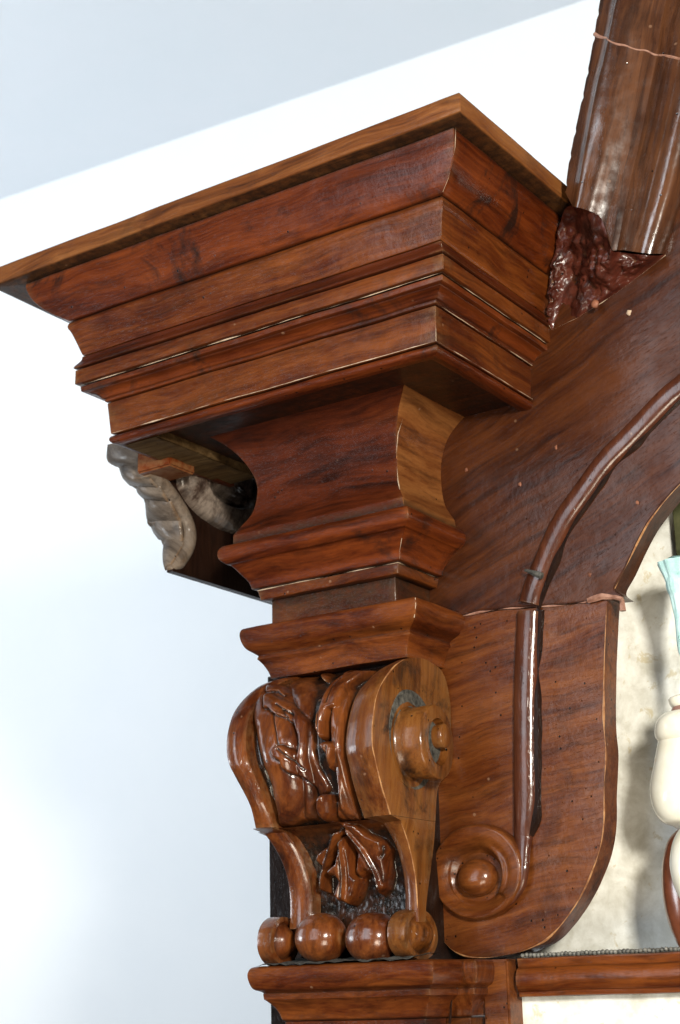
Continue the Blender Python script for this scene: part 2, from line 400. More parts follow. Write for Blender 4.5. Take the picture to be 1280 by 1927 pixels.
frieze = sweep('frieze', [(.180, .186, .185, .9745, k), (.150, .160, .152, .9730, s), (.122, .136, .122, .9695, s), (.092, .106, .092, .9610, s), (.062, .080, .066, .9470, s), (.036, .057, .042, .9230, s), (.0165, .044, .029, .893, s), (.008, .037, .025, .866, s),
                 (.0085, .038, .025, .838, s), (.0165, .042, .028, .812, s), (.031, .050, .036, .793, s), (.041, .060, .047, .776, k), (.042, .0600, .050, .7580, k)], M['walnut_frieze'], seed=6.4)
frieze.data.materials.append(M['walnut_slab'])  # lighter wood on the right return paints in its golden side light
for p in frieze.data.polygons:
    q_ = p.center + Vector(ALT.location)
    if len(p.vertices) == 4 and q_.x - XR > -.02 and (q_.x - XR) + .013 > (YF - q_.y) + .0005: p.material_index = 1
neck = empty('capital', (0, 0, 0), ALT); neck.location = (0, -.1, 1.6)
sweep('torus_moulding', [(.042, .062, .050, .7575, k), (.054, .072, .060, .7555, s), (.0615, .0780, .0670, .7460, s), (.0600, .0770, .0660, .7330, s), (.050, .068, .055, .7240, k),
       (.045, .062, .050, .7220, s), (.037, .051, .037, .7110, s), (.027, .038, .024, .6960, s), (.023, .034, .0205, .6830, k), (.015, .026, .012, .6815, k)], M['walnut_cyma'], neck, seed=7.7)
sweep('fillet_moulding', [(.013, .024, .010, .6805, k), (.0155, .0265, .0125, .6795, k), (.0125, .0225, .0085, .6640, k), (.0, .010, .0, .6625, k)], M['walnut'], neck, seed=8.2)
sweep('neck_block', [(.0, .008, -.006, .6640, k), (.0, .008, -.006, .6100, k), (0, .0, -.01, .605, k)], M['walnut'], neck, seed=8.9)
sweep('ovolo_capital', [(-.01, 0, 0, .6170, k), (.030, .036, .046, .6160, k), (.0395, .0430, .0530, .6120, s), (.0415, .0445, .0545, .600, s), (.036, .038, .047, .582, s), (.024, .0225, .0285, .5710, k), (.020, .020, .026, .5685, k),
       (.022, .022, .028, .5630, k), (.014, .0165, .021, .5540, s), (.005, .0125, .0155, .5400, s), (.001, .0110, .0135, .5285, k), (-.02, -.01, -.01, .5275, k)], M['walnut'], neck, seed=9.6)
# inner cores so no side is open
bm = box_bm(XL + .01, XR - .012, YF + .02, YB + .2, .50, .95); box_bm(-1.74, XR + .17, YF - .17, YB + .3, .975, 1.25, bm=bm)
bevel_obj('core_block', bm, M['dark_body'], ALT, wobble=0)

# pale filler lines caught in the grooves of the cornice
def strip_line(name, pts, r, mat, parent, breaks=0.35, sd=1):
    """thin irregular cord of filler following a 3-D polyline"""
    rnd = random.Random(sd); P = [Vector(p) for p in pts]
    vs = []; fs = []; n = 6
    L = [P[0]]
    for a, b in zip(P, P[1:]):
        m = max(1, int((b - a).length / .006))
        for q in range(1, m + 1): L.append(a.lerp(b, q / m))
    for i, p in enumerate(L):
        t = (L[min(i + 1, len(L) - 1)] - L[max(i - 1, 0)]).normalized()
        a = t.cross(Vector((0, -1, .3))).normalized(); b = t.cross(a)
        nz = noise.noise(p * 23 + Vector((sd, 0, 0))); rr = r * max(.03, .8 + 1.3 * nz - breaks)
        for q in range(n):
            an = q / n * 2 * math.pi
            vs.append(p + a * math.cos(an) * rr + b * math.sin(an) * rr)
    for i in range(len(L) - 1):
        for q in range(n):
            a = i * n + q; b = i * n + (q + 1) % n
            fs.append((a, b, b + n, a + n))
    fs.append(list(range(n))); fs.append(list(range((len(L) - 1) * n, len(L) * n)))
    return obj(name, vs, fs, mat, parent, wobble=1)
def mp(d, z): return [Vector((XL - d[0], YF - d[1], z)), Vector((XR + d[2], YF - d[1], z)), Vector((XR + d[2], YB - .002, z))]
q = mp((.204, .2045, .207), .9548); strip_line('filler_line', q, .0011, M['filler'], cornice, .55, 3)
q = mp((.2415, .2365, .2405), 1.0445); strip_line('filler_line', q, .0011, M['filler'], cornice, .62, 5)
q = mp((.208, .2075, .210), 1.0138); strip_line('filler_line', q[1:], .0011, M['filler'], cornice, .5, 6)
q = mp((.016, .0265, .0125), .6805); strip_line('filler_line', q, .0008, M['filler'], neck, .35, 8)
# pale worn mitre seams
def seam(name, seq, parent, sd, r=.0009, side=1):
    pts = [Vector((XR + d[2], YF - d[1], d[3])) if side else Vector((XL - d[0], YF - d[1], d[3])) for d in seq]
    strip_line(name, pts, r, M['filler'], parent, .55, sd)
seam('mitre_seam', [(.352, .262, .290, 1.2595), (.338, .262, .287, 1.228), (.318, .259, .280, 1.206), (.292, .252, .267, 1.186), (.266, .2445, .252, 1.172)], cornice, 21)
seam('mitre_seam', [(.242, .2355, .240, 1.092), (.2495, .244, .2475, 1.073), (.2495, .244, .2475, 1.046)], cornice, 22)
seam('mitre_seam', [(.2050, .2050, .2075, 1.0115), (.1985, .2010, .2035, .9560)], cornice, 23)
seam('mitre_seam', [(.031, .050, .036, .793), (.0165, .042, .028, .812), (.0085, .038, .025, .838), (.008, .037, .025, .866), (.0165, .038, .029, .893), (.034, .040, .040, .915)], frieze, 24)
seam('mitre_seam', [(.037, .051, .037, .711), (.027, .038, .024, .696), (.023, .034, .0205, .683)], neck, 25)
seam('mitre_seam', [(.039, .043, .053, .612), (.0415, .0445, .0545, .600), (.036, .038, .047, .582)], neck, 26)

# rough underside patch at the left end of the cornice
bevel_obj('soffit_block', box_bm(XL - .176, XL - .112, YF - .178, YB, .9385, .9735), M['rough_wood'], cornice, bev=.001)
P0 = [(XL - .185, YF - .182, .9376), (XL - .112, YF - .182, .9376), (XL - .112, YF + .06, .9376), (XL - .185, YF + .06, .9376)]
vs = []; fs = []; nn = 14
for i in range(nn + 1):
    for j in range(nn + 1):
        a = Vector(P0[0]).lerp(Vector(P0[1]), i / nn); b = Vector(P0[3]).lerp(Vector(P0[2]), i / nn); p = a.lerp(b, j / nn)
        p.z -= .001 + .0025 * max(0, noise.noise(p * 60)); vs.append(p)
for i in range(nn):
    for j in range(nn):
        a = i * (nn + 1) + j; fs.append((a, a + 1, a + nn + 2, a + nn + 1))
obj('rough_underside', vs, fs, M['rough_wood'], cornice)

# ---- boards (flat, with thickness, bevelled edge)
def board(name, outline, yfront, thick, mat, parent, bev=.0025, label=None):
    bm = bmesh.new()
    fv = [bm.verts.new((x, yfront, z)) for x, z in outline]
    f = bm.faces.new(fv)
    r = bmesh.ops.extrude_face_region(bm, geom=[f])
    for v in r['geom']:
        if isinstance(v, bmesh.types.BMVert): v.co.y = yfront + thick
    bmesh.ops.recalc_face_normals(bm, faces=bm.faces)
    es = [e for e in bm.edges if all(abs(v.co.y - yfront) < 1e-6 for v in e.verts)]
    bmesh.ops.bevel(bm, geom=es, offset=bev, segments=2, affect='EDGES', clamp_overlap=True)
    big = [f for f in bm.faces if len(f.verts) > 6]
    bmesh.ops.triangulate(bm, faces=big)
    return bevel_obj(name, bm, mat, parent, bev=0, wobble=1.0, label=label, sharp=30)
def xz(u, v, Y=YB): p = onY(u, v, Y); return np.array((p.x, p.z))
def curve_px(pts, Y=YB, n=6, wavy=0.0):
    c = [tuple(p) for p in catmull([xz(u, v, Y) for u, v in pts], n)]
    return c
inner_low = [(1148, 1127), (1143, 1140), (1137, 1242), (1136, 1357), (1140, 1417), (1137, 1486), (1136, 1550), (1128, 1602), (1106, 1662), (1076, 1714), (1037, 1761), (1003, 1782), (965, 1795), (909, 1803), (866, 1796), (836, 1772), (814, 1722), (807, 1671), (815, 1628), (830, 1594)]
ol = curve_px(inner_low)
jl = [xz(830, 1168), xz(875, 1160), xz(940, 1149), xz(1010, 1144), xz(1080, 1137)]
outline = [tuple(p) for p in jl] + ol + [(-1.36, .27), (-1.40, .30), (-1.40, .6)]
low = board('lower_scroll_board', outline, YB, .045, M['walnut_lower_board'], ALT, bev=.004)
strip_line('worn_edge', [onY(u, v, YB - .0006) for u, v in catmull(inner_low[1:], 5)], .0015, M['edge_wood'], low, .1, 81)
# upper board
inner_up = [(1172, 1123), (1158, 1108), (1176, 1072), (1206, 1009), (1233, 966), (1280, 912), (1340, 862), (1420, 820), (1500, 800)]
iu = curve_px(inner_up)
ju = [xz(1172, 1123), xz(1080, 1134), xz(1010, 1141), xz(940, 1146), xz(875, 1157), xz(830, 1165)]
outl = iu + [tuple(xz(1560, 300)), tuple(xz(1560, -200)), tuple(xz(1420, -260))]
outl += curve_px([(1300, -180), (1225, -100), (1172, 30), (1140, 150), (1105, 270), (1080, 350), (1074, 420)])
outl += [(-1.09, 1.20), (-1.20, 1.20), (-1.40, 1.10), (-1.52, .90), (-1.52, .64)] + [tuple(p) for p in ju[::-1]][:-1]
up = board('upper_arch_board', outl, YB - .0035, .045, M['walnut_upper_board'], ALT, bev=.002)
strip_line('worn_edge', [onY(u, v, YB - .0042) for u, v in catmull(inner_up[1:], 5)], .0012, M['edge_wood'], up, .1, 82)
# wax filler along the joint
def on_board(pts, off=.0): return [onY(u, v, YB - off) for u, v in pts]
strip_line('joint_filler', on_board([(868, 1160), (905, 1152), (950, 1146), (1010, 1142), (1060, 1138), (1100, 1133), (1145, 1125), (1168, 1126)], .002), .0024, M['pink_filler'], ALT, .35, 31)
strip_line('joint_filler', on_board([(1108, 1130), (1135, 1122), (1160, 1124), (1172, 1128)], .004), .0038, M['pink_filler'], ALT, .1, 33)
strip_line('edge_filler', on_board([(1171, 1128), (1173, 1150)], -.012), .0045, M['pink_filler'], ALT, .1, 35)
# half-round bead following the boards
def tube(name, pts, rad, mat, parent, flat=1.0, n=14, ysh=0.0, label=None, step=.006):
    P = [Vector(p) for p in pts]; vs = []; fs = []; uv = []
    for i, p in enumerate(P):
        t = (P[min(i + 1, len(P) - 1)] - P[max(i - 1, 0)]).normalized()
        a = t.cross(Vector((0, 1, 0))).normalized(); r = rad(i / (len(P) - 1)) if callable(rad) else rad
        for q in range(n + 1):
            an = q / n * math.pi
            vs.append(p + a * math.cos(an) * r + Vector((0, -1, 0)) * (math.sin(an) * r * flat) + Vector((0, .002 if q in (0, n) else 0, 0)))
    for i in range(len(P) - 1):
        for q in range(n):
            a = i * (n + 1) + q; fs.append((a, a + 1, a + n + 2, a + n + 1))
    fs.append(list(range(n + 1))); fs.append(list(range((len(P) - 1) * (n + 1), len(P) * (n + 1))))
    return obj(name, vs, fs, mat, parent, label=label)
def dense(pts, n, Y): return [onY(u, v, Y) for u, v in catmull(pts, n)]
bl = dense([(996, 1152), (992, 1230), (989, 1310), (989, 1400), (990, 1470), (989, 1530), (986, 1572)], 8, YB)
bt_ = dense([(986, 1572), (988, 1600), (990, 1640), (985, 1668), (968, 1694), (942, 1710), (915, 1716)], 8, YB)
nb_ = len(bl); full = bl + [p + Vector((0, -.012 * min(1, i / 14), 0)) for i, p in enumerate(bt_[1:])]
fr_ = nb_ / len(full)
tube('vertical_bead', full, lambda t: float(np.interp(t, [0, fr_ - .16, fr_ - .06, fr_, fr_ + .10, .90, 1], [.0205, .0203, .0185, .0158, .0115, .006, .002])), M['walnut_bead'], low, flat=.66)
strip_line('bead_shade_line', [p + Vector((.0215 - .012 * max(0, i / len(bl) - .85) / .15, .0005, 0)) for i, p in enumerate(bl)], .0052, M['dark_body'], low, -.3, 83)  # dark strip painting the shadow along the bead's right side
bu_ = dense([(997, 1136), (1004, 1110), (1026, 1054), (1057, 986), (1098, 925), (1140, 868), (1190, 818), (1253, 752), (1290, 722), (1360, 672), (1440, 640)], 8, YB - .004)
tube('curved_bead', bu_, .0185, M['walnut_bead'], up, flat=.66)
strip_line('bead_shade_line', [p + Vector((.0150, .0005, -.0120)) for p in bu_], .0042, M['dark_body'], up, -.3, 84)  # same painted shadow strip under the curved bead
strip_line('bead_repair', on_board([(988, 1073), (1020, 1084)], .020), .004, M['grime_shade'], up, .0, 41)

# ---- scroll eye on the lower board (relief with a ball and a spiral rim)
def scroll_eye():
    c = onY(905, 1641, YB); RX, RZ = .0850, .074
    nr, na = 46, 120; vs = []; fs = []
    for i in range(nr + 1):
        r = i / nr
        for j in range(na):
            th = j / na * 2 * math.pi                 # 0 = +X, pi/2 = +Z
            fr = ((th - math.radians(-40)) % (2 * math.pi)) / (2 * math.pi)   # 0..1 spiral parameter
            g = .78 + .12 * fr; inn = .38
            rim = .022
            h = 0
            if r < inn: h = .027 * math.sqrt(max(0, 1 - (r / (inn + .015)) ** 2)) + .004
            else:
                t = min(1, max(0, (r - inn) / (g - inn)))
                groove = -.004
                h = groove + (rim - groove) * (t * t * (3 - 2 * t)) if t < 1 else rim
                e = min(1, max(0, (r - .93) / .07))
                h = h * math.sqrt(max(0, 1 - e ** 2 * .9))
                # rim melts into the board on the lower left
                k_ = .5 - .5 * math.cos(th - math.radians(30)); h *= (1 - .50 * k_ ** 2) if t > .5 else (1 - .3 * k_)
            dth = (th + math.pi) % (2 * math.pi) - math.pi
            h += .012 * math.exp(-((r - .60) / .07) ** 2) * max(0, math.cos((dth - .15) * 1.25)) * (abs(dth) < 1.4)
            if i == nr: h = -.003
            x = c.x + RX * r * math.cos(th) - .004 * (1 - r); z = c.z + RZ * r * math.sin(th) - .014 * (1 - r)
            vs.append(Vector((x, YB - h, z)))
    for i in range(nr):
        for j in range(na):
            a = i * na + j; b = i * na + (j + 1) % na
            fs.append((a, b, b + na, a + na))
    obj('scroll_eye', vs, fs, M['walnut_scroll'], low, sharp=60)
scroll_eye()

# ---- curved pediment moulding, top right: loft through rails lying in planes of constant Y
VTOP = -190
rails = [ # (list of px (u,v) bottom to top, depth in front of the board)
    ([(1064, 362), (1072, 300), (1098, 175), (1116, 80), (1130, 0), (1168, -190)], 0.0880),
    ([(1078, 388), (1102, 253), (1118, 169), (1139, 81), (1156, 0), (1198, -190)], 0.0920),
    ([(1083, 389), (1107, 253), (1123, 169), (1144, 81), (1161, 0), (1203, -190)], 0.1000),
    ([(1096, 392), (1118, 300), (1140, 200), (1160, 90), (1177, 0), (1220, -190)], 0.0968),
    ([(1110, 397), (1134, 300), (1155, 200), (1175, 90), (1192, 0), (1238, -190)], 0.0925),
    ([(1124, 404), (1148, 310), (1170, 210), (1191, 95), (1207, 0), (1256, -190)], 0.0840),
    ([(1138, 425), (1164, 320), (1188, 215), (1209, 100), (1226, 0), (1276, -190)], 0.0755),
    ([(1150, 468), (1172, 345), (1199, 225), (1222, 110), (1241, 0), (1294, -190)], 0.0710),
    ([(1160, 471), (1185, 350), (1211, 230), (1235, 112), (1254, 0), (1310, -190)], 0.0665),
    ([(1166, 471), (1193, 350), (1219, 230), (1243, 114), (1263, 0), (1320, -190)], 0.0560),
    ([(1173, 471), (1200, 352), (1227, 232), (1251, 114), (1271, 0), (1330, -190)], 0.0570),
    ([(1180, 472), (1208, 353), (1236, 232), (1260, 114), (1281, 0), (1342, -190)], 0.0480),
    ([(1187, 473), (1215, 354), (1244, 233), (1269, 115), (1291, 0), (1354, -190)], 0.0490),
    ([(1194, 474), (1223, 357), (1252, 234), (1278, 116), (1300, 0), (1365, -190)], 0.0420),
    ([(1208, 476), (1240, 362), (1270, 236), (1297, 118), (1320, 0), (1388, -190)], 0.0445),
    ([(1226, 478), (1260, 366), (1291, 238), (1319, 120), (1343, 0), (1414, -190)], 0.0380),
    ([(1240, 478), (1275, 368), (1307, 240), (1336, 120), (1361, 0), (1434, -190)], 0.0220),
    ([(1247, 478), (1283, 369), (1315, 240), (1345, 120), (1371, 0), (1446, -190)], 0.0100),
    ([(1252, 479), (1289, 370), (1321, 240), (1352, 120), (1378, 0), (1456, -190)], -0.0040)]
def pediment():
    nt_ = 60; cols = []
    for pts, d in rails:
        Y = YB - d; dd = [onY(u, v, Y) for u, v in catmull(pts, 12)]
        L = [0]
        for a, b in zip(dd, dd[1:]): L.append(L[-1] + (b - a).length)
        line = []
        for i in range(nt_ + 1):
            x = L[-1] * i / nt_; j = min(len(L) - 2, max(0, int(np.searchsorted(L, x) - 1)))
            f = (x - L[j]) / max(1e-9, L[j + 1] - L[j]); line.append(dd[j].lerp(dd[j + 1], f))
        cols.append(line)
    # smooth the big curved stretch by inserting interpolated rails
    C = []
    sharp = {1, 8, 9, 10, 11, 12, 13, 17}
    for r in range(len(cols)):
        C.append(cols[r])
        if r + 1 < len(cols) and r not in (8, 9, 10, 11, 12):
            for f in (.33, .66):
                ln = []
                for i in range(nt_ + 1):
                    p1, p2 = cols[r][i], cols[r + 1][i]
                    p0 = cols[r - 1][i] if r > 0 and r not in sharp else 2 * p1 - p2
                    p3 = cols[r + 2][i] if r + 2 < len(cols) and (r + 1) not in sharp else 2 * p2 - p1
                    ln.append(0.5 * ((2 * p1) + (p2 - p0) * f + (2 * p0 - 5 * p1 + 4 * p2 - p3) * f * f + (3 * p1 - 3 * p2 + p3 - p0) * f ** 3))
                C.append(ln)
    n = nt_ + 1; vs = []; fs = []; uv = []
    # back edge (outer side) goes straight back to behind the board with a jagged lip
    back = [Vector((p.x, YB + .03, p.z)) for p in C[0]]
    for i, p in enumerate(C[0]):
        jag = .0022 * (1 if math.sin(i * 1.1) + .6 * math.sin(i * 2.7) > .9 else 0)
        C[0][i] = p + Vector((jag, 0, 0))
    allc = [back] + C
    w = 0
    for ci, ln in enumerate(allc): vs += ln
    for ci in range(len(allc) - 1):
        w1 = w + (allc[ci + 1][0] - allc[ci][0]).length
        for i in range(nt_):
            a = ci * n + i; fs.append((a, a + n, a + n + 1, a + 1))
            u0, u1 = i * .011, (i + 1) * .011
            uv.append(((u0, w), (u0, w1), (u1, w1), (u1, w)))
        w = w1
    lastc = [Vector((p.x, YB + .03, p.z)) for p in allc[-1]]
    o = obj('pediment_moulding', vs, fs, M['walnut_gloss'], ALT, uvs=uv, sharp=42)
    return allc
PC = pediment()
PED = bpy.data.objects['pediment_moulding']
# pale filled crack across it
def crack(v0, v1, r, sd):
    pts = []
    m = len(PC) - 1
    for ci, ln in enumerate(PC[1:]):
        vt = v0 + (v1 - v0) * min(1, (ci / m) * 1.15) ** .8 + 1.2 * math.sin(ci * .9)
        q = min(ln, key=lambda p: abs(project(p)[1] - vt)); k_ = ln.index(q)
        a, b = (ln[k_ - 1], q) if project(q)[1] < vt else (q, ln[k_ + 1])
        va, vb = project(a)[1], project(b)[1]; f = (vt - va) / (vb - va) if abs(vb - va) > 1e-6 else 0
        p = a.lerp(b, min(1, max(0, f))); pts.append(p + Vector((0, r * .25, 0)))
    return strip_line('repair_filler', pts, r, M['pink_filler'], PED, -.15, sd)
crack(63, 123, .0034, 51)
# broken, waxed lower end of the moulding
def broken_end():
    top = [(1034, 530, .015), (1045, 470, .025), (1054, 425, .04), (1062, 396, .055), (1076, 386, .068), (1090, 388, .083), (1110, 396, .088), (1130, 407, .083), (1142, 440, .080), (1150, 470, .072), (1166, 474, .050), (1190, 478, .040), (1212, 480, .040), (1232, 482, .026), (1252, 479, .002)]
    bot = [(1034, 612), (1036, 616), (1038, 619), (1041, 620), (1044, 618), (1065, 608), (1088, 597), (1110, 583), (1132, 570), (1152, 556), (1172, 542), (1192, 527), (1212, 512), (1232, 497), (1253, 480)]
    n2 = 40
    T = [onY(p[0], p[1], YB - p[2]) for p in catmull(top, 6)]; Bo = [onY(p[0], p[1], YB - .004) for p in catmull(bot, 6)]
    vs = []; fs = []
    for i in range(len(T)):
        for j in range(n2 + 1):
            f = j / n2; p = T[i].lerp(Bo[i], f)
            env = math.sin(math.pi * min(f, .999)) ** .6
            d = (noise.noise(p * 34) * .015 + abs(noise.noise(p * 55 + Vector((3, 1, 2)))) * .016 + abs(noise.noise(p * 120)) * .008 + noise.noise(Vector((p.x * 40, p.y * 40, p.z * 260))) * .003) * env
            hollow = -.03 * math.exp(-((i / len(T) - .30) / .13) ** 2) * env
            p = p + Vector((-.35, -.85, -.35)) * (d + hollow); vs.append(p)
    for i in range(len(T) - 1):
        for j in range(n2):
            a = i * (n2 + 1) + j; fs.append((a, a + 1, a + n2 + 2, a + n2 + 1))
    m = len(vs)
    o = obj('broken_end', vs, fs, M['red_wax'], PED, sharp=60)
    strip_line('end_filler', [onY(u, v, YB - .006) for u, v in bot], .0012, M['filler'], PED, .6, 61)
broken_end()
# wax chip and pale nail plug
def blob(name, c, rx, ry, rz, mat, parent, rough=.25, sd=0, n=2, label=None):
    bm = bmesh.new(); bmesh.ops.create_icosphere(bm, subdivisions=n, radius=1)
    for v in bm.verts:
        k_ = 1 + rough * noise.noise(v.co * 1.6 + Vector((sd, sd * 2, 0)))
        v.co = Vector((v.co.x * rx * k_, v.co.y * ry * k_, v.co.z * rz * k_)) + Vector(c)
    return bevel_obj(name, bm, mat, parent, bev=0, wobble=0, label=label, sharp=80)
blob('wax_chip', onY(1120, 572, YB - .022), .007, .004, .008, M['chip_wood'], PED, sd=2)
blob('nail_plug', onY(1184, 588, YB - .004), .004, .002, .005, M['filler'], up, .6, sd=4)
for i, (u, v) in enumerate([(1047, 842), (979, 911), (1200, 946), (878, 884), (1110, 1082)]):
    blob('wax_spot', onY(u, v, YB - .004), .0026, .0012, .0035, M['chip_wood'], up, .8, sd=i)
blob('plug', onY(795, 1040, YF - .04), .004, .0015, .005, M['wall'], neck, .3, sd=9) if False else None

# ---- console bracket under the capital
BR = empty('console_bracket', (0, 0, 0), ALT); BR.location = (0, -.1, 1.0)
zt = [.5305, .5285, .520, .500, .464, .427, .379, .349, .313, .2745]
yt = [2.150, 2.125, 2.093, 2.057, 2.019, 2.001, 1.993, 2.002, 2.016, 2.037]
zl = [.270, .263, .245, .225, .205, .186, .160, .125]
yl = [2.062, 2.068, 2.080, 2.090, 2.097, 2.102, 2.105, 2.106]
def interp(z, Z, Y):
    Z = Z[::-1]; Y = Y[::-1]; return float(np.interp(z, Z, Y))
_sm = catmull([(a, b) for a, b in zip(zt, yt)], 6); ZT = [p[0] for p in _sm]; YT = [p[1] for p in _sm]
_sm = catmull([(a, b) for a, b in zip(zl, yl)], 6); ZL = [p[0] for p in _sm]; YL = [p[1] for p in _sm]
def yfront(z): return interp(z, ZT, YT) if z > .2725 else interp(z, ZL, YL)
def strap(name, xo, xi, zs, yb, mat, mirror=False, recess=0.0, label=None, bev=.0022, front_mat=None):
    """scrolled strap lofted in z; xo(z), xi(z) outer and inner edges, front follows yfront"""
    vs = []; fs = []
    sg = 1 if xi(zs[0]) > xo(zs[0]) else -1     # direction from outer to inner
    rows = []
    for z in zs:
        y = yfront(z) + recess; o, i_ = xo(z), xi(z); b = bev
        B_ = yb(z)
        y = min(y, B_ - .004)
        row = [(o, B_), (o, max(B_ - .05, y + b * 4)), (o, y + b), (o + sg * b * .35, y + b * .35), (o + sg * b, y), (o + (i_ - o) * .52, y + .0002), (o + (i_ - o) * .60, y + .0015), (o + (i_ - o) * .74, y + .0045), (o + (i_ - o) * .90, y + .0065), (i_, y + .011), (i_, B_)]
        rows.append(row)
        for (x, yy) in row: vs.append(Vector((x, yy, z)))
    n = len(rows[0])
    for r in range(len(zs) - 1):
        for c in range(n - 1):
            a = r * n + c; fs.append((a, a + 1, a + n + 1, a + n))
        a = r * n; fs.append((a + n - 1, a, a + n, a + 2 * n - 1))
    fs.append(list(range(n))); fs.append(list(range((len(zs) - 1) * n, len(zs) * n)))
    o = obj(name, vs, fs, mat, BR, label=label, sharp=35)
    if front_mat:
        o.data.materials.append(front_mat)
        for p in o.data.polygons:
            if p.normal.x < .80: p.material_index = 1  # split by facing: lit and shaded copies of one wood
    return o
def lin(*pts):
    zz = [p[0] for p in pts][::-1]; xx = [p[1] for p in pts][::-1]
    cc = catmull(list(zip(zz, xx)), 8); zz = [c[0] for c in cc]; xx = [c[1] for c in cc]
    return lambda z: float(np.interp(z, zz, xx))
zu = [z for z in ZT if z > .2745] + [.2740]; zd = list(np.linspace(.2735, .120, 26))
yb_up = lin((.53, 2.165), (.517, 2.209), (.477, 2.2265), (.426, 2.2265), (.385, 2.2265), (.355, 2.215), (.336, 2.185), (.315, 2.173), (.274, 2.165))
yb_dn = lin((.274, 2.165), (.237, 2.157), (.148, 2.130), (.12, 2.128))
xo_r = lambda z: -1.300
xi_r = lin((.53, -1.318), (.50, -1.337), (.46, -1.349), (.41, -1.354), (.36, -1.3565), (.30, -1.3565), (.27, -1.3555))
vr = strap('volute', xo_r, xi_r, zu, yb_up, M['walnut_lit'], front_mat=M['walnut_band_shaded'], label='golden right volute with a round knob')
vd = strap('volute_tail', xo_r, lin((.274, -1.345), (.26, -1.336), (.22, -1.329), (.16, -1.329), (.12, -1.331)), zd, yb_dn, M['walnut_lit'], front_mat=M['walnut_band_shaded'])
xo_l = lin((.53, -1.540), (.515, -1.566), (.49, -1.577), (.45, -1.582), (.40, -1.581), (.36, -1.571), (.31, -1.553), (.274, -1.556))
xi_l = lin((.53, -1.528), (.50, -1.546), (.45, -1.552), (.40, -1.549), (.36, -1.539), (.31, -1.527), (.274, -1.526))
vl = strap('volute', xo_l, xi_l, zu, lambda z: 2.17, M['walnut_carved'], label='darker brown left volute')
strap('volute_tail', lin((.274, -1.562), (.25, -1.552), (.21, -1.541), (.16, -1.540), (.12, -1.543)), lin((.274, -1.527), (.25, -1.516), (.21, -1.506), (.16, -1.504), (.12, -1.506)), zd, lambda z: 2.14, M['walnut_carved'])
# outer scroll of the bracket's left side, seen edge on
strap('side_scroll', lin((.274, -1.590), (.23, -1.570), (.18, -1.566), (.15, -1.574), (.12, -1.580)), lin((.274, -1.57), (.23, -1.556), (.18, -1.552), (.12, -1.556)), zd, lambda z: 2.19, M['walnut_carved'], recess=.05)

strip_line('worn_edge', [Vector((-1.3015, yfront(z) + .0006, z)) for z in np.linspace(.526, .275, 60)], .0012, M['edge_wood'], BR, .15, 91)
strip_line('worn_edge', [Vector((-1.3015, yfront(z) + .0006, z)) for z in np.linspace(.270, .140, 40)], .0010, M['edge_wood'], BR, .2, 92)
# knob on the right volute's side: turned drum with a hollow and a button
def lathe_x(name, prof, cy, cz, mat, parent, sy=1.0, sz=1.0, n=48, label=None, wobble=1.5):
    """prof: list of (x, r); axis along X. cy, cz may be functions of x"""
    vs = []; fs = []
    for x, r in prof:
        yy = cy(x) if callable(cy) else cy; zz = cz(x) if callable(cz) else cz
        for q in range(n):
            a = q / n * 2 * math.pi; vs.append(Vector((x, yy + r * sy * math.cos(a), zz + r * sz * math.sin(a))))
    for i in range(len(prof) - 1):
        for q in range(n):
            a = i * n + q; b = i * n + (q + 1) % n; fs.append((a, b, b + n, a + n))
    fs.append(list(range(n))); fs.append(list(range((len(prof) - 1) * n, len(prof) * n)))
    return obj(name, vs, fs, mat, parent, label=label, sharp=40, wobble=wobble)
kcy = lambda x: 2.098 + (x + 1.30) * .35
kb = lathe_x('knob', [(-1.303, .067), (-1.2995, .067), (-1.2985, .060), (-1.2990, .0555), (-1.2965, .0530), (-1.280, .0540), (-1.262, .0555), (-1.2585, .0545), (-1.2570, .0515), (-1.2568, .0350), (-1.2680, .0340), (-1.2700, .0280), (-1.2700, .001)],
        kcy, .388, M['walnut_lit'], BR, sy=.86, sz=1.04)
lathe_x('knob_hollow_shade', [(-1.2690, .0335), (-1.2685, .030), (-1.2688, .018)], kcy(-1.258), .388, M['grime_shade'], kb, sy=.86, sz=1.04, n=30)  # dark ring painting the shade inside the hollow
lathe_x('button', [(-1.270, .0185), (-1.2535, .0190), (-1.2505, .0165), (-1.249, .010), (-1.2487, .001)], 2.126, .398, M['walnut_lit'], kb, sy=.85, sz=1.0, n=28)
lathe_x('knob_recess_shade', [(-1.3015, .079), (-1.2992, .077), (-1.2988, .060)], 2.106, .396, M['grime_shade'], kb, sy=.86, sz=1.0, n=40)  # flat dark ring painting the shade of a recess round the knob

